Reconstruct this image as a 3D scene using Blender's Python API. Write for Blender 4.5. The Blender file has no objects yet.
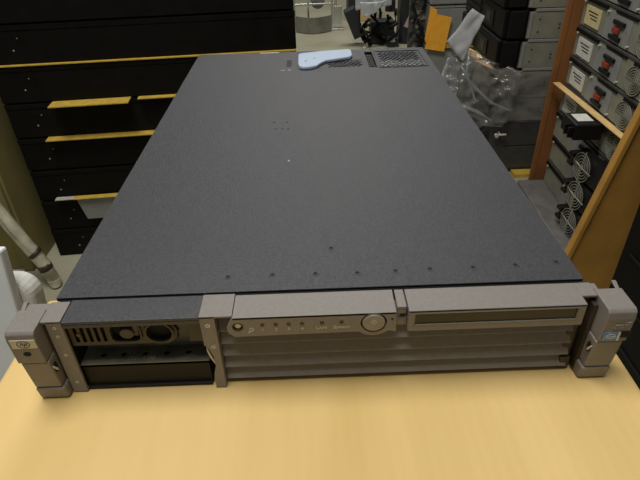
import bpy, bmesh, math, random
from mathutils import Vector, Matrix, noise as mnoise
C = bpy.context.scene.collection
random.seed(7)
PI = math.pi

# ---------------------------------------------------------------- camera, world, lights, exposure
cam = bpy.data.cameras.new('camera'); cam.lens = 29.81; cam.sensor_width = 36; cam.clip_start = 0.02
camo = bpy.data.objects.new('camera', cam); C.objects.link(camo)
camo.location = (-.0015, -.3383, .3684); camo.rotation_euler = (.9695, .0271, -.0254)
bpy.context.scene.camera = camo
vs = bpy.context.scene.view_settings
vs.view_transform = 'Standard'; vs.look = 'None'; vs.gamma = 1; vs.use_curve_mapping = False; vs.exposure = 0.0
world = bpy.data.worlds.new('world'); bpy.context.scene.world = world; world.use_nodes = True
world.node_tree.nodes['Background'].inputs[0].default_value = (1.0, .97, .9, 1)
world.node_tree.nodes['Background'].inputs[1].default_value = 0.10

def area(name, loc, target, sx, sy, power, col):
    l = bpy.data.lights.new(name, 'AREA'); l.shape = 'RECTANGLE'; l.size = sx; l.size_y = sy; l.energy = power; l.color = col
    o = bpy.data.objects.new(name, l); C.objects.link(o); o.location = loc
    o.rotation_euler = (Vector(target) - Vector(loc)).to_track_quat('-Z', 'Y').to_euler()
    return o
area('ceiling_lamp_near', (-.35, -.02, 2.1), (0, .15, 0), 1.3, .6, 45, (1, .97, .9))
area('ceiling_lamp_back', (.1, 3.2, 2.1), (.1, 3.2, 0), 1.4, .5, 42, (1, .98, .93))

# ---------------------------------------------------------------- materials
def mat(name, col, rough=.6, metal=0, noise=0, nscale=40, bump=0, bscale=200, spec=.5, alpha=1, trans=0, col2=None, emit=None, stretch=None):
    m = bpy.data.materials.new(name); m.use_nodes = True; nt = m.node_tree; b = nt.nodes['Principled BSDF']
    b.inputs['Base Color'].default_value = (*col, 1); b.inputs['Roughness'].default_value = rough
    b.inputs['Metallic'].default_value = metal; b.inputs['Specular IOR Level'].default_value = spec
    b.inputs['Alpha'].default_value = alpha; b.inputs['Transmission Weight'].default_value = trans
    tc = nt.nodes.new('ShaderNodeTexCoord'); mp = nt.nodes.new('ShaderNodeMapping')
    nt.links.new(tc.outputs['Object'], mp.inputs[0])
    if stretch: mp.inputs['Scale'].default_value = stretch
    if noise or col2:
        n = nt.nodes.new('ShaderNodeTexNoise'); n.inputs['Scale'].default_value = nscale; n.inputs['Detail'].default_value = 5
        nt.links.new(mp.outputs[0], n.inputs['Vector'])
        r = nt.nodes.new('ShaderNodeValToRGB'); r.color_ramp.elements[0].position = .35; r.color_ramp.elements[1].position = .65
        c2 = col2 or tuple(c * (1 + noise) for c in col); c1 = col if col2 else tuple(c * (1 - noise) for c in col)
        r.color_ramp.elements[0].color = (*c1, 1); r.color_ramp.elements[1].color = (*c2, 1)
        nt.links.new(n.outputs['Fac'], r.inputs[0]); nt.links.new(r.outputs[0], b.inputs['Base Color'])
    if bump:
        n2 = nt.nodes.new('ShaderNodeTexNoise'); n2.inputs['Scale'].default_value = bscale; n2.inputs['Detail'].default_value = 2
        nt.links.new(tc.outputs['Object'], n2.inputs['Vector'])
        bp = nt.nodes.new('ShaderNodeBump'); bp.inputs['Strength'].default_value = bump; bp.inputs['Distance'].default_value = .001
        nt.links.new(n2.outputs['Fac'], bp.inputs['Height']); nt.links.new(bp.outputs[0], b.inputs['Normal'])
    return m
M = {}
M['cover'] = mat('textured_dark_paint', (.045, .046, .053), .46, .0, .2, 420, .55, 900)
M['covertop'] = M['cover']
M['bezel'] = mat('taupe_plastic', (.205, .190, .176), .5, 0, .05, 300, .15, 900)
M['bezel_dark'] = mat('brown_plastic', (.034, .027, .018), .5, 0, .08, 60)
M['slat'] = mat('slat_plastic', (.215, .20, .182), .55, 0, .06, 200)
M['black'] = mat('black_plastic', (.007, .0065, .0065), .5, 0, .1, 50, spec=.25)
M['deep'] = mat('deep_black', (.004, .004, .004), .8, 0, .1, 50)
M['window'] = mat('smoked_window', (.010, .010, .007), .35, 0, .15, 30)
M['steel'] = mat('zinc_steel', (.30, .30, .28), .42, .75, .12, 30, .05, 300)
M['chrome'] = mat('bright_steel', (.62, .63, .62), .3, .9, .1, 12)
M['blue'] = mat('pale_blue_plastic', (.40, .49, .64), .45, 0, .03, 60)
M['ink'] = mat('pale_lettering', (.62, .60, .52), .6, 0, .05, 100)
M['silver'] = mat('silver_label', (.55, .53, .45), .4, .2, .08, 80)
M['navy'] = mat('dark_blue_ink', (.02, .03, .10), .4, 0, .1, 80)
M['stickerblue'] = mat('sticker_blue', (.16, .27, .50), .4, 0, .25, 300)
M['white'] = mat('white_label', (.60, .60, .56), .6, 0, .08, 90)
M['cream'] = mat('cream_label', (.62, .52, .27), .6, 0, .10, 90)
M['led'] = mat('led_lens', (.02, .02, .018), .25, 0, .1, 60)
M['amber'] = mat('amber_mark', (.14, .045, .015), .5, 0, .1, 60)
M['button'] = mat('button_plastic', (.26, .245, .215), .4, 0, .05, 100)
M['greybox'] = mat('grey_metal_case', (.25, .25, .20), .5, .15, .10, 25, .08, 300)
M['lightgrey'] = mat('light_grey_case', (.24, .25, .24), .55, 0, .06, 20)
M['blackbox'] = mat('black_painted_case', (.0045, .004, .0035), .55, 0, .25, 30, .2, 500, spec=.15)
M['darkgrey'] = mat('dark_grey_case', (.05, .05, .046), .5, 0, .15, 30)
M['pale'] = mat('pale_grey_plastic', (.78, .82, .84), .5, 0, .03, 20)
M['tube'] = mat('cloudy_plastic', (.50, .48, .36), .35, 0, .25, 30, .5, 60)
M['orange'] = mat('orange_paper', (.98, .46, .04), .6, 0, .06, 40)
M['yellow'] = mat('yellow_board', (.50, .33, .045), .8, 0, .12, 60)
M['tan'] = mat('tan_board', (.62, .42, .18), .8, 0, .1, 60)
M['red'] = mat('red_plastic', (.28, .03, .012), .4, 0, .1, 60)
M['foam'] = mat('white_foam_sheet', (.50, .53, .55), .4, 0, .1, 15, .4, 40)
M['pink'] = mat('pink_label', (.62, .42, .45), .5, 0, .08, 60)
M['bin'] = mat('slate_plastic', (.022, .026, .030), .45, 0, .15, 15)
M['wire'] = mat('wire_steel', (.42, .42, .38), .35, .7, .05, 60)
M['film'] = mat('clear_film', (.22, .22, .21), .14, 0, .15, 14, .5, 50, spec=1, alpha=.28)
M['paper'] = mat('crumpled_white_film', (.50, .52, .55), .4, 0, .12, 20, .5, 40, alpha=.85)
M['fold'] = mat('film_fold', (.40, .42, .42), .2, 0, .2, 20, .5, 40, spec=1, alpha=.4)
M['fan'] = mat('fan_nickel', (.80, .80, .78), .5, .2, .05, 60)
M['wall'] = mat('painted_wall', (.25, .24, .21), .8, 0, .05, 3)
M['carton_dim'] = mat('olive_carton', (.20, .17, .06), .8, 0, .18, 6)
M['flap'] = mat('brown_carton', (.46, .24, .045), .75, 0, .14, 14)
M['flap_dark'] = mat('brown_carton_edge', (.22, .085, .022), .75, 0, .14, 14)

def cardboard():
    m = mat('cardboard', (.71, .49, .20), .65, 0, 0); nt = m.node_tree; b = nt.nodes['Principled BSDF']
    tc = nt.nodes.new('ShaderNodeTexCoord'); mp = nt.nodes.new('ShaderNodeMapping'); mp.inputs['Scale'].default_value = (1, .12, 1)
    nt.links.new(tc.outputs['Object'], mp.inputs[0])
    n = nt.nodes.new('ShaderNodeTexNoise'); n.inputs['Scale'].default_value = 14; n.inputs['Detail'].default_value = 6
    nt.links.new(mp.outputs[0], n.inputs['Vector'])
    r = nt.nodes.new('ShaderNodeValToRGB'); r.color_ramp.elements[0].position = .3; r.color_ramp.elements[1].position = .7
    r.color_ramp.elements[0].color = (.66, .46, .165, 1); r.color_ramp.elements[1].color = (.78, .56, .23, 1)
    nt.links.new(n.outputs['Fac'], r.inputs[0]); nt.links.new(r.outputs[0], b.inputs['Base Color'])
    w = nt.nodes.new('ShaderNodeTexWave'); w.inputs['Scale'].default_value = 32; w.inputs['Distortion'].default_value = 1.2
    nt.links.new(tc.outputs['Object'], w.inputs['Vector'])
    bp = nt.nodes.new('ShaderNodeBump'); bp.inputs['Strength'].default_value = .05; bp.inputs['Distance'].default_value = .002
    nt.links.new(w.outputs['Fac'], bp.inputs['Height']); nt.links.new(bp.outputs[0], b.inputs['Normal'])
    return m
M['cardboard'] = cardboard()
def concrete():
    m = mat('concrete', (.3, .29, .22), .7, 0, 0, 5, .2, 30, col2=None); nt = m.node_tree; b = nt.nodes['Principled BSDF']
    tc = nt.nodes.new('ShaderNodeTexCoord'); n = nt.nodes.new('ShaderNodeTexNoise'); n.inputs['Scale'].default_value = 4; n.inputs['Detail'].default_value = 8
    nt.links.new(tc.outputs['Object'], n.inputs['Vector'])
    r = nt.nodes.new('ShaderNodeValToRGB'); r.color_ramp.elements[0].position = .3; r.color_ramp.elements[1].position = .75
    r.color_ramp.elements[0].color = (.26, .245, .16, 1); r.color_ramp.elements[1].color = (.36, .35, .26, 1)
    nt.links.new(n.outputs['Fac'], r.inputs[0]); nt.links.new(r.outputs[0], b.inputs['Base Color'])
    return m
M['concrete'] = concrete()

# ---------------------------------------------------------------- mesh helpers
class MB:
    def __init__(s): s.v = []; s.f = []; s.T = Matrix.Identity(4)
    def add(s, vs_, fs):
        n = len(s.v); s.v += [tuple(s.T @ Vector(p)) for p in vs_]; s.f += [tuple(i + n for i in f) for f in fs]; return s
    def box(s, x0, x1, y0, y1, z0, z1):
        return s.add([(x, y, z) for x in (x0, x1) for y in (y0, y1) for z in (z0, z1)],
                     [(0, 1, 3, 2), (4, 6, 7, 5), (0, 4, 5, 1), (2, 3, 7, 6), (0, 2, 6, 4), (1, 5, 7, 3)])
    def prism(s, pts, a0, a1, axis='x'):       # pts: 2-D outline in the two other axes
        def P(p, a): return {'x': (a, p[0], p[1]), 'y': (p[0], a, p[1]), 'z': (p[0], p[1], a)}[axis]
        n = len(pts)
        return s.add([P(p, a0) for p in pts] + [P(p, a1) for p in pts],
                     [tuple(range(n)), tuple(range(2 * n - 1, n - 1, -1))] + [(i, (i + 1) % n, n + (i + 1) % n, n + i) for i in range(n)])
    def cyl(s, c, r, h, axis='y', n=24, rb=None, sx=1, sz=1):
        rb = r if rb is None else rb; vs_ = []
        for (rr, a) in ((r, 0), (rb, h)):
            for i in range(n):
                t = 2 * PI * i / n; u, w = rr * math.cos(t) * sx, rr * math.sin(t) * sz
                vs_.append({'y': (c[0] + u, c[1] + a, c[2] + w), 'z': (c[0] + u, c[1] + w, c[2] + a), 'x': (c[0] + a, c[1] + u, c[2] + w)}[axis])
        return s.add(vs_, [tuple(range(n)), tuple(range(2 * n - 1, n - 1, -1))] + [(i, (i + 1) % n, n + (i + 1) % n, n + i) for i in range(n)])
    def ring(s, c, r0, r1, h, axis='y', n=28, sx=1, sz=1):
        vs_ = []
        for (rr, a) in ((r1, 0), (r1, h), (r0, h), (r0, 0)):
            for i in range(n):
                t = 2 * PI * i / n; u, w = rr * math.cos(t) * sx, rr * math.sin(t) * sz
                vs_.append({'y': (c[0] + u, c[1] + a, c[2] + w), 'z': (c[0] + u, c[1] + w, c[2] + a), 'x': (c[0] + a, c[1] + u, c[2] + w)}[axis])
        return s.add(vs_, [(k * n + i, k * n + (i + 1) % n, ((k + 1) % 4) * n + (i + 1) % n, ((k + 1) % 4) * n + i) for k in range(4) for i in range(n)])
    def tube(s, pts, r, n=8):
        pts = [Vector(p) for p in pts]; vs_ = []; fs = []
        for i, p in enumerate(pts):
            d = (pts[min(i + 1, len(pts) - 1)] - pts[max(i - 1, 0)]).normalized()
            a = d.cross(Vector((.31, .17, .93))).normalized(); b = d.cross(a)
            rr = r[i] if isinstance(r, (list, tuple)) else r
            vs_ += [p + a * rr * math.cos(2 * PI * k / n) + b * rr * math.sin(2 * PI * k / n) for k in range(n)]
        for i in range(len(pts) - 1):
            fs += [(i * n + k, i * n + (k + 1) % n, (i + 1) * n + (k + 1) % n, (i + 1) * n + k) for k in range(n)]
        fs += [tuple(range(n)), tuple(range((len(pts) - 1) * n, len(pts) * n))]
        return s.add(vs_, fs)
    def plate(s, outer, holes, a0, a1, axis='z'):   # plate with real holes, outline in the two other axes
        bm = bmesh.new()
        for lp in [outer] + holes:
            vv = [bm.verts.new((p[0], p[1], 0)) for p in lp]
            for i in range(len(vv)): bm.edges.new((vv[i], vv[(i + 1) % len(vv)]))
        bmesh.ops.triangle_fill(bm, use_beauty=True, use_dissolve=False, edges=bm.edges[:])
        bm.verts.index_update()
        base = [(v.co.x, v.co.y) for v in bm.verts]; fs = [tuple(v.index for v in f.verts) for f in bm.faces]; n = len(base)
        be = [(e.verts[0].index, e.verts[1].index) for e in bm.edges if len(e.link_faces) == 1]; bm.free()
        def P(p, a): return {'x': (a, p[0], p[1]), 'y': (p[0], a, p[1]), 'z': (p[0], p[1], a)}[axis]
        return s.add([P(p, a0) for p in base] + [P(p, a1) for p in base],
                     fs + [tuple(i + n for i in reversed(f)) for f in fs] + [(a, b, b + n, a + n) for a, b in be])
    def text(s, txt, size, loc, rot=(PI / 2, 0, 0), ext=.0001, align='CENTER', shear=0):
        cu = bpy.data.curves.new('t', 'FONT'); cu.body = txt; cu.size = size; cu.extrude = ext; cu.align_x = align; cu.align_y = 'CENTER'; cu.shear = shear; cu.resolution_u = 3
        o = bpy.data.objects.new('t', cu); C.objects.link(o); bpy.context.view_layer.update()
        me = bpy.data.meshes.new_from_object(o.evaluated_get(bpy.context.evaluated_depsgraph_get()))
        Mx = Matrix.Translation(loc) @ Matrix.Rotation(rot[2], 4, 'Z') @ Matrix.Rotation(rot[1], 4, 'Y') @ Matrix.Rotation(rot[0], 4, 'X')
        s.add([Mx @ v.co for v in me.vertices], [tuple(p.vertices) for p in me.polygons])
        bpy.data.objects.remove(o); bpy.data.meshes.remove(me); bpy.data.curves.remove(cu); return s
    def build(s, name, m, parent=None, bevel=0, smooth=False, seg=2):
        me = bpy.data.meshes.new(name); me.from_pydata(s.v, [], s.f); me.validate()
        bm = bmesh.new(); bm.from_mesh(me); bmesh.ops.recalc_face_normals(bm, faces=bm.faces[:]); bm.to_mesh(me); bm.free()
        me.materials.append(m)
        if smooth:
            for p in me.polygons: p.use_smooth = True
        o = bpy.data.objects.new(name, me); C.objects.link(o)
        if parent: o.parent = parent
        if bevel:
            b = o.modifiers.new('bevel', 'BEVEL'); b.width = bevel; b.segments = seg; b.limit_method = 'ANGLE'; b.angle_limit = .6
        return o
def thing(name, label, cat, loc=(0, 0, 0), rot=(0, 0, 0), group=None):
    o = bpy.data.objects.new(name, None); o.empty_display_size = .05; C.objects.link(o); o.location = loc; o.rotation_euler = rot
    return tag(o, label, cat, group)
def tag(o, label, cat, group=None, kind=None):
    o['label'] = label; o['category'] = cat
    if group: o['group'] = group
    if kind: o['kind'] = kind
    return o
def kids(o): return [c for c in C.objects if c.parent == o]
def dup(root, loc, rot, label, group=None):
    r = root.copy(); C.objects.link(r); r.location = loc; r.rotation_euler = rot; r['label'] = label
    if group: r['group'] = group
    for ch in kids(root):
        c = ch.copy(); C.objects.link(c); c.parent = r
        for g in kids(ch):
            d = g.copy(); C.objects.link(d); d.parent = c
    return r
def circ(cx, cy, r, n=16, ry=None):
    ry = ry or r
    return [(cx + r * math.cos(2 * PI * i / n), cy + ry * math.sin(2 * PI * i / n)) for i in range(n)]
def rrect(x0, x1, y0, y1, r, n=4):
    pts = []
    for (cx, cy, a) in ((x1 - r, y1 - r, 0), (x0 + r, y1 - r, PI / 2), (x0 + r, y0 + r, PI), (x1 - r, y0 + r, 3 * PI / 2)):
        pts += [(cx + r * math.cos(a + PI / 2 * k / n), cy + r * math.sin(a + PI / 2 * k / n)) for k in range(n + 1)]
    return pts

FZ = -.47   # floor level; z = 0 is the top of the carton under the server
# ---------------------------------------------------------------- setting
fl = MB().box(-2.6, 2.8, -1.4, 5.6, FZ - .05, FZ).build('floor', M['concrete']); fl['kind'] = 'structure'
wb = MB().box(-2.6, 2.8, 5.6, 5.7, FZ - .05, 2.3).build('wall_back', M['wall']); wb['kind'] = 'structure'

# ---------------------------------------------------------------- carton under the server
ct = thing('cardboard_carton', 'large tan cardboard carton the server lies on, filling the foreground', 'carton', (0, 0, FZ))
MB().box(-.291, .268, -.42, .10, 0, -FZ + .0040).build('box_body', M['cardboard'], ct, .004)
sc = thing('cardboard_carton', 'narrow tan carton standing under the rear half of the grey server', 'carton', (0, .13, FZ))
MB().box(-.17, .17, 0, .50, 0, -FZ + .0040).build('box_body', M['cardboard'], sc, .004)

# ---------------------------------------------------------------- the main server
sv = thing('rack_server', 'wide flat dark grey rack server with taupe front bezel lying on the cardboard', 'server', (0, 0, .0044))
sv.scale = (1, 1, (.087 - .0044) / .087)
W = .2185; D = .727
b = MB(); b.box(-.2165, .2165, .001, .725, .0005, .003)                   # floor plate
b.box(-.2165, -.2145, .001, .725, .003, .0835); b.box(.2145, .2165, .001, .725, .003, .0835); b.box(-.2145, .2145, .723, .725, .003, .0835)
b.box(-.0975, -.096, .001, .723, .003, .0835)
b.build('chassis', M['steel'], sv)
b = MB(); b.box(-.095, .2135, .0015, .012, .004, .082); b.build('inner_panel', M['black'], sv)
MB().box(-.2135, -.098, .16, .165, .004, .082).build('inner_panel', M['black'], sv)
MB().box(.02, .2135, .57, .722, .004, .06).build('dark_grill_filler', M['black'], sv)  # black block added below the grills, its colour stands for the shade inside
# top cover with real cut-outs
g1 = (.026, .096, .613, .660); g2 = (.122, .206, .605, .706); sl = (.1025, .1165, .606, .708)
def rect(r): return [(r[0], r[2]), (r[1], r[2]), (r[1], r[3]), (r[0], r[3])]
b = MB(); b.plate([(-W, .001), (W, .001), (W, D), (-W, D)], [rect(g1), rect(g2), rect(sl)], .0858, .087)
b.box(-W, -W + .0012, .001, D, .058, .0858); b.box(W - .0012, W, .001, D, .058, .0858); b.box(-W, W, D - .0012, D, .06, .0858)
cov = b.build('top_cover', M['cover'], sv)
MB().box(-.214, .214, -.0022, .0005, .079, .0852).build('front_lip', M['black'], cov)
def perf(r, pitch, rad, zt):
    holes = []; row = 0; y = r[2] + pitch * .8
    while y < r[3] - pitch * .5:
        x = r[0] + pitch * (.8 + .5 * (row % 2))
        while x < r[1] - pitch * .5: holes.append(circ(x, y, rad, 8, rad * .93)); x += pitch
        y += pitch * .9; row += 1
    return MB().plate(rect(r), holes, zt - .001, zt)
perf(g1, .0086, .0039, .0866).build('vent_grill', M['cover'], cov)
perf(g2, .0086, .0039, .0866).build('vent_grill', M['cover'], cov)
for r in (g2,):
    b = MB(); b.box(r[0] - .002, r[1] + .002, r[2] - .002, r[2], .087, .0882); b.box(r[0] - .002, r[1] + .002, r[3], r[3] + .002, .087, .0882)
    b.box(r[0] - .002, r[0], r[2], r[3], .087, .0882); b.box(r[1], r[1] + .002, r[2], r[3], .087, .0882); b.build('grill_frame', M['cover'], cov)
MB().box(sl[0], sl[1], sl[2], sl[3], .080, .0815).build('slot_recess', M['black'], cov)
b = MB()
for k in range(7): b.box(sl[0] + .002, sl[1] - .002, sl[2] + .008 + k * .013, sl[2] + .013 + k * .013, .0816, .0840)
b.build('slot_comb', M['bezel_dark'], cov)
for cx in (.145, .184):                                                   # two fans under the grill
    b = MB(); b.ring((cx, .634, .066), .0160, .0195, .0192, 'z'); b.cyl((cx, .634, .066), .0075, .018, 'z', 16)
    for k in range(7):
        a = 2 * PI * k / 7; c_, s_ = math.cos(a), math.sin(a); c2, s2 = math.cos(a + .5), math.sin(a + .5)
        b.add([(cx + .006 * c_, .634 + .006 * s_, .064), (cx + .015 * c_, .634 + .015 * s_, .064), (cx + .015 * c2, .634 + .015 * s2, .075), (cx + .006 * c2, .634 + .006 * s2, .075),
               (cx + .006 * c_, .634 + .006 * s_, .065), (cx + .015 * c_, .634 + .015 * s_, .065), (cx + .015 * c2, .634 + .015 * s2, .076), (cx + .006 * c2, .634 + .006 * s2, .076)],
              [(0, 1, 2, 3), (7, 6, 5, 4), (0, 4, 5, 1), (1, 5, 6, 2), (2, 6, 7, 3), (3, 7, 4, 0)])
    b.ring((cx, .634, .0825), .0085, .0158, .0025, 'z', 24); b.build('fan', M['fan'], sv)
for (x, y) in ((-.079, .021), (-.041, .022), (-.004, .021), (.032, .020), (.065, .021), (.095, .022), (.132, .022), (.169, .023), (.205, .025), (.011, .058)):
    o = MB().ring((x, y, .087), .0019, .0031, .0004, 'z', 16).build('dimple', M['cover'], cov)
    MB().cyl((x, y, .0869), .0022, .0003, 'z', 12).build('dimple_hole', M['deep'], o)
for (x, y) in ((-.052, .343), (-.043, .342), (-.035, .341), (-.055, .366), (-.037, .365)):
    MB().cyl((x, y, .0869), .0018, .0003, 'z', 10).build('pin_hole', M['deep'], cov)
MB().cyl((-.032, .243, .087), .0012, .0004, 'z', 8).build('white_speck', M['white'], cov)
# cover latch (pale blue) and dark clip at the rear
pts = [(-.024, .632), (-.022, .612), (-.014, .605), (-.002, .606), (.010, .613), (.018, .630), (.028, .644), (.045, .650), (.073, .662), (.077, .672), (.077, .706), (.071, .712), (.02, .705), (-.018, .694), (-.024, .688)]
MB().prism(pts, .0872, .0930, 'z').build('cover_latch', M['blue'], sv, .0015)
b = MB(); b.cyl((-.010, .640, .0930), .002, .0003, 'z', 10); b.cyl((.006, .655, .0930), .0014, .0003, 'z', 10); b.build('latch_mark', M['navy'], kids(sv)[-1])
b = MB(); b.box(-.045, -.036, .628, .668, .087, .0874); b.build('latch_slot', M['black'], cov)
b = MB(); b.box(-.055, -.047, .606, .6075, .087, .0875); b.box(-.042, -.037, .606, .6075, .087, .0875); b.box(-.099, -.062, .722, .7255, .087, .0872); b.build('scuff', M['white'], cov)

# --- front bezel
# left strip
b = MB(); b.prism([(-.2175, .0865), (-.205, .0865), (-.205, .0005), (-.2175, .0005)], -.0275, -.0245, 'y'); b.box(-.2210, -.205, -.0275, -.0035, .0845, .0870)
b.box(-.2175, -.2155, -.0245, .0005, .002, .0845)
st = b.build('bezel_strip', M['bezel'], sv, .0006)
st['label'] = 'left narrow bezel strip'
b = MB()
for z in (.0795, .07, .048, .0135): b.ring((-.2112, -.0277, z), .0009, .0014, .0003, 'y', 12)
b.build('strip_symbol', M['ink'], st)
# dark filler lip over the bay
b = MB(); b.box(-.2045, -.0965, -.0285, -.0015, .0835, .0866); b.box(-.2045, -.0965, -.0285, -.0268, .0795, .0835)
b.build('bay_lid', M['cover'], sv, .0006)
# caddy face with real openings
holes = []
for k in range(5): holes.append([(-.2005 + .0056 * k, .0585), (-.1975 + .0056 * k, .0585), (-.1975 + .0056 * k, .0775), (-.2005 + .0056 * k, .0775)][::1])
holes.append(rrect(-.1705, -.1475, .0588, .0768, .005)); holes.append(circ(-.1318, .0672, .0105, 20))
outer = [(-.2045, .0545), (-.140, .0545), (-.1365, .0545)] + [(-.1318 + .0145 * math.cos(a), .0672 + .0145 * math.sin(a)) for a in [(-70 + 15 * k) * PI / 180 for k in range(9)]] + [(-.127, .0808), (-.2045, .0808)]
cd = MB().plate(outer, holes, -.0235, -.0195, 'y').build('drive_caddy', M['bezel_dark'], sv)
MB().plate(circ(-.1318, .0672, .0122, 24), [circ(-.1318, .0672, .0102, 24)], -.0252, -.0235, 'y').build('ring_rim', M['bezel_dark'], cd, .0004)
MB().plate(rrect(-.1722, -.1458, .0572, .0784, .0058), [rrect(-.1705, -.1475, .0588, .0768, .005)], -.0248, -.0235, 'y').build('window_rim', M['bezel_dark'], cd, .0004)
MB().box(-.2035, -.119, -.0193, -.016, .056, .080).build('backing', M['deep'], cd)
b = MB(); b.cyl((-.1585, -.0235, .066), .0058, .006, 'y', 18, .0068); b.box(-.1535, -.149, -.022, -.018, .062, .074); b.build('knob', M['darkgrey'], cd, .0008)
MB().box(-.1985, -.1955, -.0240, -.0236, .0655, .069).build('amber_light', M['amber'], cd)
b = MB(); b.box(-.1085, -.0970, -.0245, -.006, .0555, .0800); b.build('caddy_catch', M['bezel_dark'], sv, .001)
# steel ledge, inner wall and lower black lip
hs = [circ(x, .0, .0026, 12) for x in (-.189, -.1715, -.1530, -.1345, -.1155)]
hs = [[(p[0], p[1] - .0125) for p in h] for h in hs]
M['ledge'] = mat('dull_plated_sheet', (.17, .17, .13), .55, .2, .2, 60)
led = MB().plate([(-.2055, -.023), (-.0965, -.023), (-.0965, -.004), (-.2055, -.004)], hs, .0295, .0305).build('steel_ledge', M['ledge'], sv)
b = MB(); b.text('7551-1102', .0055, (-.155, -.0175, .0306), (0, 0, 0), .00005); b.build('stamped_number', M['silver'], led)
MB().box(-.2055, -.0965, -.019, .002, .0265, .0272).build('ledge_underside', M['deep'], led)
b = MB(); b.add([(-.2055, -.004, .0305), (-.0965, -.004, .0305), (-.0965, .006, .072), (-.2055, .006, .072), (-.2055, -.0025, .0305), (-.0965, -.0025, .0305), (-.0965, .0075, .072), (-.2055, .0075, .072)],
                [(0, 1, 2, 3), (7, 6, 5, 4), (0, 4, 5, 1), (1, 5, 6, 2), (2, 6, 7, 3), (3, 7, 4, 0)])
sw = b.build('inner_wall', M['ledge'], sv)
MB().cyl((-.125, -.0006, .047), .0016, .001, 'y', 10).build('wall_hole', M['deep'], sw)
b = MB(); b.box(-.2050, -.0970, -.0225, -.0195, .0005, .0265); b.box(-.2050, -.0970, -.0250, -.0195, .0002, .0035); b.build('lower_lip', M['black'], sv, .0005)
MB().box(-.2145, -.2055, -.021, .001, .003, .080).build('side_wall', M['black'], sv)
# middle strip
b = MB(); b.plate([(-.0965, .0868), (-.0845, .0868), (-.0845, .0002), (-.0935, .0002), (-.0935, .0120), (-.0925, .020), (-.0905, .028), (-.0905, .040), (-.0935, .050), (-.0950, .0535), (-.0965, .0535)][::-1], [], -.0285, -.0255, 'y')
b.box(-.0965, -.0705, -.0285, -.0015, .0850, .0870); b.box(-.0965, -.0945, -.0255, .0005, .053, .0850); b.box(-.0850, -.0845, -.0255, 0, .002, .085)
ms = b.build('bezel_strip', M['bezel'], sv, .0006); ms['label'] = 'middle bezel strip with keyed edge'
b = MB()
for k in range(8):
    a = 2 * PI * k / 8; b.cyl((-.0905 + .0017 * math.cos(a), -.0287, .0770 + .0017 * math.sin(a)), .0006, .0002, 'y', 8)
b.ring((-.0905, -.0287, .0770), .0008, .0013, .0002, 'y', 14); b.ring((-.0892, -.0287, .0520), .0016, .0020, .0002, 'y', 16); b.cyl((-.0892, -.0287, .0520), .0006, .0002, 'y', 8)
b.build('strip_symbol', M['ink'], ms)
MB().tube([(-.0955, -.0255, .0525), (-.0950, -.0262, .045), (-.0930, -.0262, .037), (-.0905, -.0262, .0290), (-.0895, -.0255, .0250)], [.0003, .0009, .0012, .0008, .0003], 8).build('spring_clip', M['silver'], ms)
# louvre block
lv = MB().box(-.0842, .2135, -.0045, .0010, .0005, .0838).build('louvre_frame', M['black'], sv)
for k in range(5):
    z0 = .0035 + .0148 * k
    MB().prism([(-.0045, z0 + .0138), (-.0165, z0 + .0136), (-.0235, z0 + .0022), (-.0222, z0 + .0012), (-.0045, z0 + .006)], -.0842, .2120 - .0012 * k, 'x').build('louvre', M['slat'], sv, .0005)
# control panel
o1 = [(-.0735, .0660), (-.0735, .0868), (.0585, .0868), (.0585, .0655)]
bulge = [(.0410 + .0155 * math.cos(a), .0765 + .0150 * math.sin(a)) for a in [(-42 - 12 * k) * PI / 180 for k in range(9)]]
pl_out = [(-.0700, .0868), (.0585, .0868), (.0592, .0650)] + bulge + [(-.0700, .0655), (-.0745, .0700), (-.0752, .0760), (-.0725, .0820)]
cp = MB(); cp.plate(pl_out[::-1], [circ(.0410, .0760, .0104, 28), circ(-.0665, .0768, .0042, 18)], -.0310, -.0275, 'y'); cp.box(-.0700, .0585, -.0310, -.0035, .0845, .0870)
cp.box(-.0700, -.0685, -.0275, -.004, .066, .0845); cp.box(.0570, .0585, -.0275, -.004, .0655, .0845)
cp = cp.build('control_panel', M['bezel'], sv, .0006)
MB().box(-.0715, .0565, -.0270, -.0260, .0650, .0840).build('panel_backing', M['black'], cp)
b = MB(); b.cyl((.0410, -.0318, .0760), .0088, .005, 'y', 36, .0098); pb = b.build('power_button', M['button'], cp, .0008, seg=3)
b = MB(); b.plate([(.0410 + .0021 * math.cos(a), .0775 + .0021 * math.sin(a)) for a in [(120 + 30 * k) * PI / 180 for k in range(11)]] + [(.0410 + .0016 * math.cos(a), .0775 + .0016 * math.sin(a)) for a in [(420 - 30 * k) * PI / 180 for k in range(11)]], [], -.0320, -.0318, 'y')
b.box(.0407, .0413, -.0320, -.0318, .0775, .0802); b.build('power_symbol', M['ink'], pb)
b = MB(); b.cyl((-.0665, -.0300, .0768), .0027, .003, 'y', 16); lk = b.build('key_lock', M['silver'], cp, .0005)
b = MB(); b.ring((-.0665, -.0312, .0768), .0037, .0046, .0006, 'y', 24); b.build('lock_rim', M['bezel_dark'], cp)
b = MB(); b.ring((-.0558, -.0312, .0735), .0013, .0019, .0002, 'y', 16)
b.tube([(-.0566, -.0312, .0722), (-.0585, -.0312, .0700)], .0003, 5); b.tube([(-.0578, -.0312, .0708), (-.0568, -.0312, .0700)], .0003, 5); b.build('key_symbol', M['ink'], cp)
for x in (-.0470, -.0365, -.0262, -.0158, .0000, .0155):
    MB().cyl((x, -.0313, .0782), .0017, .0006, 'y', 16).build('indicator_light', M['led'], cp)
MB().cyl((.0555, -.0313, .0795), .0012, .0005, 'y', 14).build('indicator_light', M['led'], cp)
b = MB()
for t, x in (('1', -.0470), ('2', -.0365), ('3', -.0262), ('4', -.0158), ('LAN', -.0005), ('System', .0155)): b.text(t, .0046, (x, -.0312, .0728))
b.build('lettering', M['ink'], cp)
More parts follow.
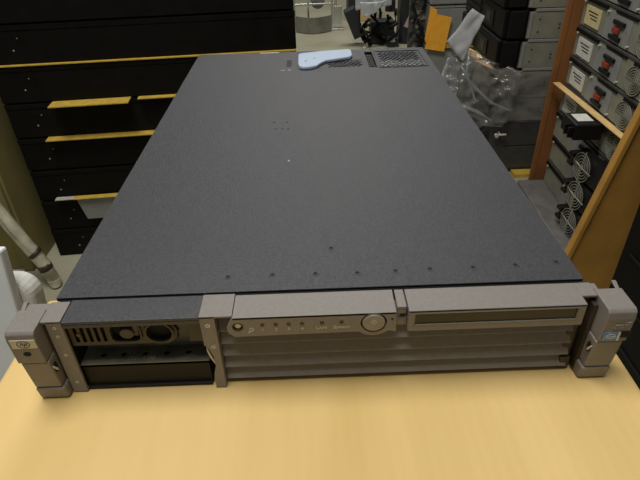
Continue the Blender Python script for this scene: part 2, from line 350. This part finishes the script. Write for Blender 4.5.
# pillar between the panels
b = MB(); b.box(.0600, .0675, -.0250, -.0035, .0840, .0869); b.box(.0600, .0675, -.0250, -.0220, .0790, .0840); b.build('bezel_pillar', M['bezel'], sv, .0006)
b = MB(); b.box(.0592, .0685, -.0240, -.0205, .066, .0745); b.build('pillar_foot', M['bezel'], sv, .0006)
# right drive panel with smoked window
wn = (.0735, .2020, .0715, .0835)
b = MB(); b.plate([(.0685, .0640), (.2085, .0640), (.2085, .0868), (.0685, .0868)], [rect(wn)], -.0305, -.0270, 'y'); b.box(.0685, .2085, -.0305, -.0035, .0845, .0870)
b.box(.0685, .0700, -.0270, -.004, .0640, .0845); b.box(.2070, .2085, -.0270, -.004, .0640, .0845)
b.box(.2085, .2211, -.0200, -.0035, .0845, .0870)
dp = b.build('drive_panel', M['bezel'], sv, .0006)
MB().box(.0730, .2025, -.0298, -.0280, .0712, .0838).build('smoked_window', M['window'], dp)
MB().plate([(wn[0] - .0006, wn[2] - .0006), (wn[1] + .0006, wn[2] - .0006), (wn[1] + .0006, wn[3] + .0006), (wn[0] - .0006, wn[3] + .0006)], [rect(wn)], -.0309, -.0305, 'y').build('window_rim', M['bezel'], dp)
# right end recess
b = MB(); b.box(.2130, .2215, -.0150, .0005, .001, .0845); b.build('end_recess', M['bezel_dark'], sv)
b = MB(); b.box(.2060, .2150, -.0220, -.0150, .001, .016); b.box(.2060, .2140, -.020, -.0150, .016, .062); b.build('hinge_block', M['bezel_dark'], sv, .001)
# ears
def ear(s):
    name = 'rack_ear'
    xi, xo = .2215, .2440                        # inner and outer
    def bx(m, a, b_, *r): m.box(min(s * a, s * b_), max(s * a, s * b_), *r)
    top = [(-.0365, .0870), (-.0390, .0845), (-.0398, .0780), (-.0385, .0515), (-.0120, .0515), (-.0120, .0870)]
    m = MB(); m.prism(top, s * xi, s * xo, 'x')
    e = m.build(name, M['bezel'], sv, .0009, seg=2)
    e['label'] = 'left rack ear with silver badge' if s < 0 else 'right rack ear with blue sticker'
    m = MB(); m.prism([(-.0378, .0510), (-.0345, .0165), (-.0120, .0165), (-.0120, .0510)], s * (xi - .001), s * (xo - .0012), 'x'); m.build('ear_grip', M['bezel'], e, .0014)
    m = MB(); m.prism([(-.0355, .0158), (-.0335, .0010), (-.0300, .0000), (-.0080, .0000), (-.0080, .0158)], s * (xi - .0030), s * (xo - .0005), 'x'); m.build('ear_foot', M['bezel'], e, .0022, seg=3)
    m = MB(); bx(m, xi - .010, xi + (.017 if s < 0 else .004), -.0118, -.0040, .0832, .0864); m.build('ear_bridge', M['bezel'], e, .0008)
    m = MB(); m.prism([(-.0120, .0855), (-.0020, .0855), (-.0030, .0880), (-.0050, .0880)], s * (xo - .0045), s * (xo - .001), 'x'); bx(m, xi + .004, xo - .001, -.0125, -.0105, .060, .0855); m.build('ear_hook', M['bezel'], e, .0005)
    m = MB(); bx(m, xi - .004, xi - .0002, -.0250, -.0100, .004, .080); m.build('ear_inner_wall', M['bezel_dark'], e)
    # latch cut with pale spring
    m = MB(); m.cyl((s * (xi - .0002) - (.0014 if s > 0 else 0), -.0315, .0390), .0045, .0014, 'x', 16, sx=.6, sz=1.3); m.build('latch_recess', M['deep'], e)
    m = MB(); m.tube([(s * (xi - .0016), -.0350, .0430), (s * (xi - .0022), -.0330, .0385), (s * (xi - .0022), -.0318, .0355)], [.0006, .0011, .0005], 8); m.build('latch_spring', M['silver'], e)
    if s < 0:
        m = MB(); m.T = Matrix.Translation((-.2318, -.0400, .0752)) @ Matrix.Rotation(.04, 4, 'X') @ Matrix.Rotation(0, 4, 'Y')
        m.box(-.0098, .0098, 0, .0008, -.0048, .0048); bd = m.build('maker_badge', M['silver'], e, .0002)
        m = MB(); m.T = Matrix.Translation((-.2318, -.0402, .0752)) @ Matrix.Rotation(.04, 4, 'X'); m.ring((0, 0, 0), .0036, .0041, .0002, 'y', 24, sx=1.25, sz=1); m.build('badge_ring', M['navy'], bd)
        m = MB(); m.text('hp', .0058, (-.2318, -.0403, .0756), (PI / 2 + .04, 0, 0), .0001, shear=.25); m.build('badge_letters', M['navy'], bd)
        m = MB(); m.cyl((-.2325, -.0397, .0635), .0026, .0010, 'y', 18, sx=1.15, sz=.85); m.build('thumb_hole', M['deep'], e)
    else:
        m = MB(); m.T = Matrix.Translation((.2300, -.0398, .0590)); m.box(-.0065, .0045, 0, .0006, -.0050, .0050); sk = m.build('sticker', M['stickerblue'], e)
        m = MB(); m.ring((.2292, -.0401, .0592), .0024, .0031, .0002, 'y', 20, sx=1.25, sz=.9); m.box(.2345, .2362, -.0401, -.0396, .0540, .0640)
        m.text('inside', .0022, (.2292, -.0401, .0590)); m.build('sticker_print', M['white'], sk)
        m = MB(); m.box(.2368, .2452, -.0396, -.0388, .0570, .0640); m.build('dark_slot', M['deep'], e)
        m = MB(); m.prism([(.2360, .0760), (.2385, .0742), (.2405, .0760), (.2385, .0750)], -.0410, -.0405, 'y')
        m.box(.2290, .2350, -.0410, -.0404, .0722, .0727); m.box(.2365, .2395, -.0410, -.0404, .0722, .0727)
        m.box(.2285, .2315, -.0407, -.0402, .0692, .0697); m.box(.2325, .2365, -.0407, -.0402, .0692, .0697); m.build('engraving', M['button'], e)
ear(-1); ear(1)

# ---------------------------------------------------------------- left stack of black servers
PITCH = .0855
def black_server():
    t = thing('rack_server', '', 'server')
    MB().box(0, .675, 0, .44, .001, .070).build('case', M['blackbox'], t, .0012)
    MB().box(-.0005, .6755, -.0012, .441, .0705, .0825).build('lid', M['blackbox'], t, .001)
    MB().cyl((.06, -.0008, .030), .0016, .001, 'y', 10).build('side_screw', M['silver'], t); MB().cyl((.075, -.0008, .055), .0010, .001, 'y', 8).build('side_screw', M['silver'], t)
    return t
bs = black_server(); LA = math.radians(4.6)
names = ['black rack server at the bottom of the left stack, resting on the concrete floor',
         'black rack server second from floor in the left stack, silver plate at its side',
         'black rack server third from the floor in the left stack, above the silver plate',
         'black rack server in the left stack just under the lowest long yellow strip',
         'black rack server in the left stack between the lowest and the middle yellow strips',
         'black rack server in the left stack just under the full-width thin yellow line',
         'black rack server in the left stack directly on the full-width thin yellow line',
         'topmost visible black rack server of the left stack, cut by the photo edge']
for k in range(8):
    loc = (-.705 + random.uniform(-.002, .002), .855 + random.uniform(-.003, .003), FZ + .001 + PITCH * k)
    if k == 0: bs.location = loc; bs.rotation_euler = (0, 0, LA); bs['label'] = names[0]; bs['group'] = 'black servers stacked on the left'
    else: dup(bs, loc, (0, 0, LA), names[k], 'black servers stacked on the left')
def lstrip(x0, x1, k, out, th, label, name='cardboard_strip', m='yellow', zoff=0):
    t = MB().box(x0, x1, -out, .1, -th, 0).build(name, M[m]); t.location = (-.705, .855, FZ + PITCH * k + .001 + zoff); t.rotation_euler = (0, 0, LA)
    return tag(t, label, 'cardboard strip', 'yellow strips between the black servers')
lstrip(.02, .672, 6, .006, .0022, 'thin yellow cardboard line running the full width of the left black stack')
lstrip(.108, .285, 5, .040, .0022, 'short thick yellow cardboard patch in the middle of the left black stack')
lstrip(.302, .44, 5, .018, .0022, 'short thin yellow cardboard strip right of the thick patch, beside the server edge')
lstrip(.072, .345, 4, .024, .0022, 'lowest long yellow cardboard strip in the left black stack')
sp = thing('drive_bracket', 'grey metal bracket with a white label sticking out low in the left stack', 'bracket', (-.690, .853, FZ + PITCH * 2 + .012), (0, 0, LA))
b = MB(); b.prism([(.078, -.002), (.24, -.002), (.24, -.066), (.092, -.066)], -.010, -.0022, 'y'); b.build('plate', M['lightgrey'], sp, .0008)
b = MB(); b.box(.175, .235, -.0112, -.0101, -.020, -.003); lb = b.build('paper_label', M['white'], sp)
b = MB(); b.box(.185, .190, -.0115, -.0112, -.016, -.007); b.box(.200, .205, -.0115, -.0112, -.016, -.007); b.box(.212, .216, -.0115, -.0112, -.016, -.007); b.build('label_print', M['darkgrey'], lb)
b = MB(); b.box(.075, .24, -.020, -.0022, -.0018, 0); b.build('yellow_edge', M['yellow'], sp)
b = MB(); b.box(.03, .075, -.018, -.0022, -.0018, 0); b.build('metal_tongue', M['silver'], sp)

# olive carton to the left of the stack, foam tube, pale panel
t = thing('cardboard_carton', 'dim olive-brown carton at the far left edge beside the black stack', 'carton', (-1.30, .80, FZ), (0, 0, 0))
MB().box(0, .555, 0, .5, 0, .62).build('box_body', M['carton_dim'], t, .003)
b = MB(); b.box(.525, .550, -.012, -.0002, .002, .60); b.build('side_flap', M['carton_dim'], t, .002)
tb = thing('plastic_tube', 'cloudy white plastic-wrapped tube leaning behind the pale panel at far left', 'tube', (-.664, .722, FZ))
tx = [(-.002, 0, .022), (-.012, 0, .07), (-.042, .0, .15), (-.082, .002, .26), (-.14, .005, .42)]
MB().tube(tx, [.015, .016, .016, .017, .018], 14).build('tube_body', M['tube'], tb, smooth=True)
b = MB(); b.tube([(-.010, 0, .055), (-.014, 0, .071)], .0175, 14); b.tube([(-.020, 0, .10), (-.026, 0, .108)], .0175, 14); b.build('tape_band', M['bezel_dark'], tb, smooth=True)
b = MB(); b.tube([(.0, -.004, .004), (-.002, -.002, .024)], [.013, .016], 14); b.build('end_cap', M['tube'], tb)
v, f = [], []
for i in range(9):
    for j in range(3): v.append((-.02 - .014 * i + random.uniform(-.006, .006), -.01 + random.uniform(-.006, .006) - .006 * j, .10 + .034 * i + .014 * j + random.uniform(-.006, .006)))
for i in range(8):
    for j in range(2): f.append((i * 3 + j, (i + 1) * 3 + j, (i + 1) * 3 + j + 1, i * 3 + j + 1))
o = MB().add(v, f).build('wrap_scrap', M['film'], tb); o.modifiers.new('s', 'SOLIDIFY').thickness = .001
pp = thing('monitor_housing', 'pale grey-white plastic housing standing left of the tan carton', 'housing', (-.62, .05, FZ), (math.radians(-11), 0, 0))
MB().box(-.35, .266, 0, .016, 0, .515).build('front_plate', M['pale'], pp, .003)
MB().prism(rrect(-.34, .278, .400, .470, .025, 6), .0165, .05, 'y').build('rear_shell', M['white'], pp, .010, seg=4)
MB().box(-.35, .10, .0165, .15, 0, .018).build('foot_plate', M['pale'], pp, .003)

# ---------------------------------------------------------------- right: open carton with a stack of grey servers
RR = math.radians(-2)
def pose(o, loc, rz): o.location = loc; o.rotation_euler = (0, 0, rz)
def grey_server(lab='white', paper=True):
    t = thing('rack_server', '', 'server')           # rear face is the -x side, y runs 0 (near) .. .44 (far)
    MB().box(0, .62, 0, .43, .001, .076).build('case', M['greybox'], t, .001)
    MB().box(-.002, .622, .0, .432, .0765, .0835).build('lid', M['darkgrey'], t, .001)
    b = MB(); b.box(-.004, -.0005, 0, .125, .068, .0765); b.box(-.004, -.0005, .30, .43, .068, .0765); b.box(-.003, -.0005, .16, .26, .071, .0765); b.build('rear_lip', M['blackbox'], t)
    if paper:
        L = MB().box(-.003, -.0005, .325, .405, .010, .058).build('paper_label', M[lab], t)
        b = MB()
        for k in range(3): b.box(-.0034, -.003, .338, .392 - .01 * k, .044 - .008 * k, .047 - .008 * k)
        b.build('label_print', M['bezel_dark'], L)
    MB().box(-.007, -.0005, .205, .255, .046, .056).build('lever_handle', M['black'], t, .001); h = MB().box(-.007, -.0005, .212, .262, .010, .020).build('lever_handle', M['black'], t, .001)
    MB().box(-.008, -.0005, .222, .250, .027, .039).build('red_latch', M['red'], h, .001)
    fan = MB().cyl((-.0015, .110, .036), .034, .001, 'x', 28).build('fan_vent', M['black'], t)
    b = MB()
    for r in (.008, .014, .020, .026, .032): b.ring((-.004, .110, .036), r, r + .0028, .002, 'x', 28)
    b.box(-.004, -.002, .108, .112, .003, .069); b.box(-.004, -.002, .077, .143, .034, .038); b.build('fan_guard', M['greybox'], fan)
    for y in (.415, .29, .06, .175): MB().cyl((-.0065, y, .066 if y > .2 else .010), .0028, .006, 'x', 8).build('rear_screw', M['silver'], t)
    b = MB(); b.box(-.0012, -.0003, .18, .30, .002, .068); b.build('raised_panel', M['lightgrey'], t)
    return t
gs = grey_server(); gc = grey_server('cream'); gp = grey_server(paper=False); gs.scale = gc.scale = gp.scale = (1, 1, .871)
GB = 'grey servers stacked in the open carton'
rl = ['lowest grey server inside the open right carton, lowest fan module pulled out',
      'second-lowest grey server in the open right carton, middle fan module pulled out of it',
      'third-lowest grey server in the open right carton, uppermost fan module pulled out of it',
      'grey server in the right carton with a small black box before it',
      'grey server in the right carton resting on the pale cardboard edge strip',
      'grey server with white label second below the cream-labelled one',
      'grey server with cream label near the top right of the photo',
      'topmost grey server at the upper right corner, mostly cut by the photo edge']
rl[5] = 'grey server directly beneath the cream-labelled one at upper right'
base = -.404; RP = .0745
for k in range(8):
    loc = (.668 + random.uniform(-.003, .003), .630, base + RP * k)
    if k == 0: pose(gp, loc, RR); gp['label'] = rl[0]; gp['group'] = GB
    elif k == 3: pose(gs, loc, RR); gs['label'] = rl[3]; gs['group'] = GB
    elif k == 6: pose(gc, loc, RR); gc['label'] = rl[6]; gc['group'] = GB
    else: dup(gp if k < 3 else gs, loc, (0, 0, RR), rl[k], GB)
# bottom wider grey server
t = thing('rack_server', 'dark grey server lying on the floor under the right-hand stack, sticking out left', 'server', (.600, .635, FZ + .001), (0, 0, RR))
MB().box(0, .72, 0, .435, 0, .052).build('case', M['darkgrey'], t, .002)
MB().box(-.004, .72, -.002, .437, .0525, .0645).build('lid', mat('grey_lid', (.13, .125, .12), .5, 0, .15, 30), t, .003)
# pulled-out power modules with wire fan guards
def psu():
    t = thing('fan_module', '', 'fan module')
    MB().box(0, .020, -.130, .038, -.033, .033).build('module_body_with_bay_shade', M['black'], t, .002)  # black body stretched sideways to paint the shade of the empty bays
    MB().cyl((-.002, 0, 0), .031, .002, 'x', 26).build('fan_opening', M['deep'], t)
    b = MB()
    for r in (.006, .013, .020, .027, .034): b.ring((-.008, 0, 0), r, r + .0016, .0016, 'x', 28)
    for a in (.1, .1 + PI / 2):
        c_, s_ = math.cos(a) * .040, math.sin(a) * .040
        b.tube([(-.006, -c_, -s_), (-.0085, 0, 0), (-.006, c_, s_)], .0016, 6)
    b.cyl((-.0095, 0, 0), .004, .003, 'x', 12); b.build('wire_guard', M['wire'], t)
    MB().box(-.012, .016, .0375, .058, .010, .018).build('release_tab', M['black'], t); MB().box(-.012, .016, .0375, .058, -.014, -.006).build('release_tab', M['black'], t)
    MB().box(-.004, .016, .0375, .055, -.004, .008).build('red_tab', mat('dull_red', (.12, .03, .02)), t)
    return t
p = psu(); PA = RR + .10
for k, (lab) in enumerate(('lowest of the three black fan modules with wire guards at right, near the slab server',
                           'middle one of the three black fan modules with round wire guards at right',
                           'uppermost of the three black fan modules with round wire guards at right')):
    loc = (.640, .775 + .004 * k, base + .0365 + RP * k)
    if k == 0: p.location = loc; p.rotation_euler = (0, 0, PA); p['label'] = lab; p['group'] = 'fan modules pulled out of the right stack'
    else: dup(p, loc, (0, 0, PA), lab, 'fan modules pulled out of the right stack')
t = thing('power_brick', 'small black box with a white label sticking out of the right stack', 'power supply', (.596, .785, base + RP * 3 + .030), (0, 0, RR))
MB().box(0, .065, 0, .080, 0, .038).build('case', M['black'], t, .003)
MB().box(.012, .048, .022, .066, .0382, .0390).build('paper_label', M['white'], t)
b = MB(); b.box(-.012, 0, .004, .012, .006, .030); b.box(-.012, 0, .026, .032, .006, .030); b.build('handle', M['blackbox'], t, .001)
t = MB().box(.650, .668, .63, 1.065, base + RP * 4 - .0022, base + RP * 4 - .0002).build('cardboard_strip', M['tan']); tag(t, 'pale cardboard edge strip running across the right-hand server stack', 'cardboard strip')
# the open carton: far board and near board
t = thing('open_carton', 'brown open-sided carton around the grey server stack at right', 'carton', (.62, .615, FZ))
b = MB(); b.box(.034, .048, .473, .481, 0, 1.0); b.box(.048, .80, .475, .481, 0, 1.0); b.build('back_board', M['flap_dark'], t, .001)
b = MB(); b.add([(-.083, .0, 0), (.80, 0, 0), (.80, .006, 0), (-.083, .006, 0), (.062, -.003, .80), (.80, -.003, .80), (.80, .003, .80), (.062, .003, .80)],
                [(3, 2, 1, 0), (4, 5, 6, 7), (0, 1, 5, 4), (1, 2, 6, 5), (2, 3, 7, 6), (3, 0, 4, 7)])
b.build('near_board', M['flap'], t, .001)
b = MB(); b.add([(-.086, -.010, 0), (-.074, -.010, 0), (-.074, .009, 0), (-.086, .009, 0), (.059, -.010, .80), (.071, -.010, .80), (.071, .009, .80), (.059, .009, .80)],
                [(3, 2, 1, 0), (4, 5, 6, 7), (0, 1, 5, 4), (1, 2, 6, 5), (2, 3, 7, 6), (3, 0, 4, 7)]); b.build('board_fold', M['flap'], t, .002)
# black case beside the main server
t = thing('equipment_case', 'tall black equipment case at the right edge, behind the right rack ear', 'equipment case', (.592, .02, FZ))
MB().box(0, .40, 0, .47, .0, .62).build('case', M['blackbox'], t, .006)
b = MB()
for k in range(6): b.box(-.003, .0, .03, .44, .05 + .09 * k, .054 + .09 * k)
b.build('seam_rib', M['black'], t)

# ---------------------------------------------------------------- middle stack behind it
MG = 'servers in the middle rear stack'
def mid_server(bez=True):
    t = thing('rack_server', '', 'server')          # long side faces -y, bezel on the -x end
    MB().box(.07, .72, 0, .43, .001, .075).build('case', M['greybox'], t, .001)
    MB().box(.085, .72, -.002, .432, .0755, .0835).build('lid', M['lightgrey'], t, .001)
    b = MB(); b.box(.070, .078, -.003, -.0002, .004, .072)
    b.build('side_flange', M['lightgrey'], t)
    for x, z in ((.10, .020), (.10, .055), (.16, .040), (.16, .030), (.19, .060), (.28, .045)): MB().cyl((x, -.0008, z), .003, .0008, 'y', 8).build('side_rivet', M['darkgrey'], t)
    if bez:
        MB().box(.0, .069, .004, .426, .002, .0825).build('front_bezel', M['blackbox'], t, .004)
        b = MB(); b.box(-.003, .0, .10, .20, .015, .062); b.box(-.003, 0, .24, .40, .012, .022); b.box(-.003, 0, .24, .40, .032, .042); b.box(-.003, 0, .24, .40, .052, .062); b.build('bezel_detail', M['black'], t, .001)
        MB().box(-.004, -.001, .125, .165, .025, .052).build('control_plate', M['bezel_dark'], t)
        b = MB(); b.box(.012, .060, -.006, .004, .004, .080); b.build('black_ear', M['black'], t, .003)
    return t
m1 = mid_server(); m2 = mid_server(False)
mz = [-.2895, -.2065, -.1235, -.0395, .045, .1305]
ml = ['plain grey server under the plastic-wrapped one in the middle rear stack', 'grey server wrapped in clear film just below the black-bezelled pair, middle rear stack',
      'grey server with black bezel just above the tan cardboard scraps, middle rear stack', 'grey server with black bezel second below the photo top, middle rear stack',
      'black-bezelled server at the top edge of the photo, middle rear stack']
for k in range(5):
    src = m2 if k < 2 else m1; loc = (.550 + (.008 if k == 3 else 0), 1.25, mz[k])
    if k == 0: m2.location = loc; m2['label'] = ml[0]; m2['group'] = MG
    elif k == 2: m1.location = loc; m1['label'] = ml[2]; m1['group'] = MG
    else: dup(src, loc, (0, 0, 0), ml[k], MG)
t = thing('drawer_cabinet', 'dark grey low cabinet with a small pale knob under the middle rear stack', 'cabinet', (.565, 1.245, FZ))
MB().box(0, .70, 0, .44, .010, .178).build('cabinet_body', M['darkgrey'], t, .003)
b = MB(); b.box(.045, .66, -.003, -.0002, .100, .172); b.box(.045, .66, -.003, -.0002, .020, .096); d_ = b.build('drawer_front', M['darkgrey'], t, .001)
b = MB(); b.tube([(.028, 0, .146), (.028, -.022, .146)], .003, 8); b.tube([(.010, -.022, .146), (.045, -.022, .147)], .0035, 8); b.cyl((.014, -.030, .146), .006, .010, 'y', 10); b.build('knob', M['silver'], t)
t = MB().box(.655, .75, 1.205, 1.243, FZ, FZ + .012).build('cardboard_scrap', M['yellow']); tag(t, 'yellow cardboard scrap on the floor at the foot of the dark cabinet', 'cardboard scrap')
def scrap(pts, z, label):
    o = MB().prism(pts, z, z + .003, 'z').build('cardboard_scrap', M['tan']); return tag(o, label, 'cardboard scrap', 'tan scraps under the black bezels')
scrap([(.500, 1.50), (.535, 1.52), (.560, 1.40), (.530, 1.36)], -.1275, 'left tan cardboard scrap poking out under the black bezels')
scrap([(.515, 1.352), (.560, 1.350), (.575, 1.262), (.550, 1.258)], -.1275, 'right tan cardboard scrap poking out under the black bezels')
t = thing('connector_block', 'small bluish-white connector block resting at top of the middle rear stack', 'connector', (.50, 1.42, .1305))

# crumpled clear film over the stack's left end
def crumple(name, P00, P10, P11, P01, nu, nv, amp, m, label, cat, seed, thick=.0006):
    P00, P10, P11, P01 = map(Vector, (P00, P10, P11, P01)); nu *= 4; nv *= 4; v, f = [], []
    nrm = (P10 - P00).cross(P01 - P00).normalized()
    for i in range(nu + 1):
        for j in range(nv + 1):
            a, b_ = i / nu, j / nv
            p = (P00 * (1 - a) + P10 * a) * (1 - b_) + (P01 * (1 - a) + P11 * a) * b_
            q = p * 16 + Vector((seed * 3.1, 0, 0)); w = mnoise.noise_vector(q) * 1.0
            h = (1 - abs(mnoise.noise(q + w)) * 3) + .4 * (1 - abs(mnoise.noise(q * 2.7 + w)) * 3)
            v.append(tuple(p + nrm * h * amp * .9 + w * amp * .9))
    for i in range(nu):
        for j in range(nv):
            f.append((i * (nv + 1) + j, (i + 1) * (nv + 1) + j, (i + 1) * (nv + 1) + j + 1, i * (nv + 1) + j + 1))
    o = MB().add(v, f).build(name, M[m], smooth=True); s = o.modifiers.new('solid', 'SOLIDIFY'); s.thickness = thick
    return tag(o, label, cat)
o = crumple('plastic_bag', (.385, 1.235, -.29), (.60, 1.225, -.30), (.63, 1.228, -.13), (.42, 1.30, -.05), 9, 9, .016, 'film', 'crumpled clear plastic film hanging over the left end of the middle stack', 'plastic bag', 3)
MB().tube([(.44, 1.225, -.10), (.47, 1.218, -.15), (.54, 1.205, -.21), (.60, 1.205, -.235)], [.003, .005, .005, .002], 6).build('film_fold', M['fold'], o, smooth=True)
MB().tube([(.41, 1.225, -.17), (.44, 1.21, -.21), (.50, 1.20, -.235), (.55, 1.2, -.265)], [.003, .006, .006, .002], 6).build('film_fold', M['fold'], o, smooth=True)
MB().tube([(.46, 1.225, -.06), (.455, 1.215, -.12), (.49, 1.20, -.20)], [.006, .004, .003], 6).build('film_fold', M['fold'], o, smooth=True)
o = crumple('plastic_sheet', (.575, 1.235, -.285), (.86, 1.240, -.285), (.86, 1.240, -.135), (.575, 1.235, -.135), 8, 6, .004, 'film', 'clear film wrapped flat round the grey server sides in the middle stack', 'plastic sheet', 5)
crumple('foam_wrap', (.40, 1.275, -.045), (.455, 1.27, -.105), (.505, 1.27, .025), (.47, 1.28, .045), 3, 3, .005, 'paper', 'crumpled white wrapping scrap left of the black bezels', 'wrapping', 8)
crumple('foam_wrap', (.375, 1.30, -.215), (.44, 1.28, -.215), (.46, 1.27, -.08), (.42, 1.30, -.10), 4, 4, .008, 'paper', 'dull white wrapping hanging below the scrap by the black bezels', 'wrapping', 9)
t.location = (.57, 1.33, .128)
MB().box(-.045, .05, .0, .10, .0875, .115).build('block', M['lightgrey'], t, .003)
b = MB()
for k in range(3): b.box(-.048, -.044, .01 + .03 * k, .03 + .03 * k, .092, .11)
b.build('blue_socket', M['stickerblue'], t)
# dark coil visible left of the cabinet
t = thing('cable_coil', 'dark coiled cable beside the cabinet under the clear film', 'cable', (.47, 1.30, FZ))
b = MB()
for k in range(9):
    r = .075 + .004 * (k % 3); b.tube([(r * math.cos(a / 12 * 2 * PI), .01 * (k % 2) + r * math.sin(a / 12 * 2 * PI), .008 + .019 * k + .003 * math.sin(a + k)) for a in range(13)], .0085, 6)
b.build('coil', M['darkgrey'], t)

# ---------------------------------------------------------------- rear: grey cases, orange envelope, bin, cables, metal frame
lg = thing('storage_case', '', 'case')
MB().box(0, .62, 0, .5, .002, .152).build('case', M['lightgrey'], lg, .006)
MB().box(.0, .62, -.003, .5, .1525, .160).build('lid', M['lightgrey'], lg, .002)
zz = [-.468, -.288, -.124, .038]
lb_ = ['light grey case at the floor behind the orange paper', 'light grey case behind the orange paper, above the yellow cardboard line', 'light grey case at the photo top above the orange paper']
for k in range(3):
    loc = (.545, 2.21, zz[k])
    if k == 0: lg.location = loc; lg['label'] = lb_[0]; lg['group'] = 'light grey cases stacked at the rear'
    else: dup(lg, loc, (0, 0, 0), lb_[k], 'light grey cases stacked at the rear')
t = MB().box(.55, 1.15, 2.19, 2.60, -.3070, -.2890).build('cardboard_strip', M['yellow']); tag(t, 'yellow cardboard between the two light grey cases behind the orange paper', 'cardboard strip')
t = thing('paper_envelope', 'bright orange folded paper hanging in front of the light grey cases', 'paper', (.602, 2.19, -.222))
def quad(m, pts, th=.0015): m.prism(pts, 0, th, 'y')
b = MB(); b.prism([(-.030, .068), (.040, .052), (.020, -.098), (-.072, -.082)], -.012, -.010, 'y'); b.build('front_sheet', M['orange'], t)
b = MB(); b.prism([(-.058, .100), (-.030, .085), (-.028, .060), (-.066, -.060), (-.074, -.040)], -.005, -.003, 'y'); b.build('back_sheet', M['orange'], t)
t = thing('waste_bin', 'slate black upright bin with a pink label at the rear', 'bin', (.615, 2.98, FZ))
b = MB(); b.prism(rrect(-.085, .085, -.06, .10, .03, 5), 0, .30, 'z'); b.build('bin_body', M['bin'], t, .004)
b = MB(); b.T = Matrix.Translation((-.035, -.064, .135)) @ Matrix.Rotation(.42, 4, 'Y'); b.box(-.012, .012, 0, .002, -.042, .042); b.build('pink_label', M['pink'], t)
b = MB(); b.T = Matrix.Translation((-.0, -.03, .305)) @ Matrix.Rotation(-.6, 4, 'Y'); b.box(-.012, .012, -.01, .01, -.05, .06); b.build('yellow_stick', M['cream'], t)
t = thing('cable_heap', 'tangle of black cables and adapters on the floor left of the bin', 'cable', (.42, 2.95, FZ)); rnd = random.Random(4)
b = MB()
for k in range(16):
    p = Vector((rnd.uniform(-.10, .08), rnd.uniform(-.06, .06), .01)); pts = []
    for j in range(7):
        pts.append(tuple(p)); p = p + Vector((rnd.uniform(-.05, .045), rnd.uniform(-.04, .04), rnd.uniform(-.01, .05))); p.z = max(p.z, .01); p.x = max(-.12, min(.09, p.x))
    b.tube(pts, .009, 6)
b.build('cable', M['black'], t, smooth=True)
b = MB(); b.T = Matrix.Rotation(-.4, 4, 'Y'); b.box(-.13, -.06, -.03, .04, .09, .26); b.T = Matrix.Identity(4); b.box(-.06, .08, -.02, .08, .0, .13); b.box(.03, .10, -.09, -.03, 0, .05); b.build('adapter', M['bin'], t, .006)
b = MB(); b.box(.045, .075, -.10, -.09, .03, .055); b.build('plug', M['white'], t, .004)
crumple('foam_wrap', (.26, 2.76, -.24), (.45, 2.76, -.22), (.46, 2.80, -.05), (.24, 2.80, -.05), 4, 4, .008, 'foam', 'translucent white wrapping sheet over the black cable tangle at the rear', 'wrapping', 12)
o = crumple('foam_wrap', (.295, 2.74, -.275), (.36, 2.74, -.255), (.42, 2.75, -.20), (.275, 2.75, -.20), 3, 3, .004, 'foam', 'pointed white wrapping corner hanging towards the rear floor', 'wrapping', 13)
t = MB().tube([(.46, 2.86, -.27), (.46, 2.86, -.10), (.30, 2.86, -.06)], .03, 8).build('backpack', M['bin'])
tag(t, 'dark bundle behind the white wrapping sheet at the rear', 'bundle')
t = thing('power_adapter', 'tiny white plug scrap lying alone on the rear floor', 'plug', (.315, 2.83, FZ)); MB().box(-.009, .009, -.008, .008, 0, .014).build('plug_body', M['white'], t, .003); MB().tube([(-.009, 0, .006), (-.016, 0, .006)], .002, 6).build('pin', M['wire'], t)
# dark rack hardware with glints painted as pale speckle and discs between the bin and the grey cases
t = thing('rack_rail', 'dark metal rail hardware with painted glints beside the orange paper', 'rail', (.515, 2.24, FZ))
b = MB(); b.box(-.045, .035, .05, .07, 0, .50); b.build('rail', mat('painted_glint_metal', (.03, .03, .028), .35, .6, 0, 45, .5, 60, col2=(.17, .18, .18)), t)
rnd = random.Random(2)
for k in range(26): MB().cyl((rnd.uniform(-.035, .025), .040, rnd.uniform(.10, .46)), rnd.uniform(.004, .010), .01, 'y', 8).build('glint_disc', M['wire'], t)  # random pale discs imitate glints on the dark metal
b = MB()
for k in range(8):
    x = rnd.uniform(-.035, .02); z = rnd.uniform(.1, .4); b.tube([(x, .03, z), (x + .01, .02, z + .04), (x - .01, .03, z + .09)], .006, 6)
b.build('cable', M['black'], t)
# bright metal frame with curved guard
t = thing('metal_frame', 'bright metal frame with a curved guard standing on the rear floor', 'metal frame', (.04, 3.36, FZ))
b = MB()
for z in (.15, .20): b.box(-.14, .13, 0, .012, z, z + .012)
for x in (-.14, -.05, .105, .13): b.box(x, x + .012, -.002, .02, 0, .34)
b.build('frame', M['chrome'], t, .002)
pts = [(-.13 + .235 * i / 14, -.06 - .07 * math.sin(PI * i / 14)) for i in range(15)]
out = pts + [(p[0], p[1] + .004) for p in reversed(pts)]
b = MB(); b.prism(out, .0, .10, 'z'); b.prism([(-.13, 0)] + pts + [(.105, 0)], 0, .006, 'z'); b.build('curved_guard', M['steel'], t)
b = MB(); b.box(.120, .175, -.02, -.012, .03, .145); b.box(.095, .185, -.05, .0, .0, .012); b.build('side_plate', M['chrome'], t, .002)
b = MB(); b.cyl((.02, .03, .165), .045, .05, 'y', 20); b.build('round_housing', M['steel'], t, .004)
for lab, x, w, h, m in (('dark upright case at the photo top beside the bright metal frame', .27, .075, .36, 'bin'), ('brown carton corner at the photo top over the black cables', .355, .10, .36, 'tan')):
    t = MB().box(x, x + w, 3.55, 3.75, FZ, FZ + h).build('storage_case' if m == 'bin' else 'cardboard_carton', M[m], None, .006); tag(t, lab, 'case' if m == 'bin' else 'carton')
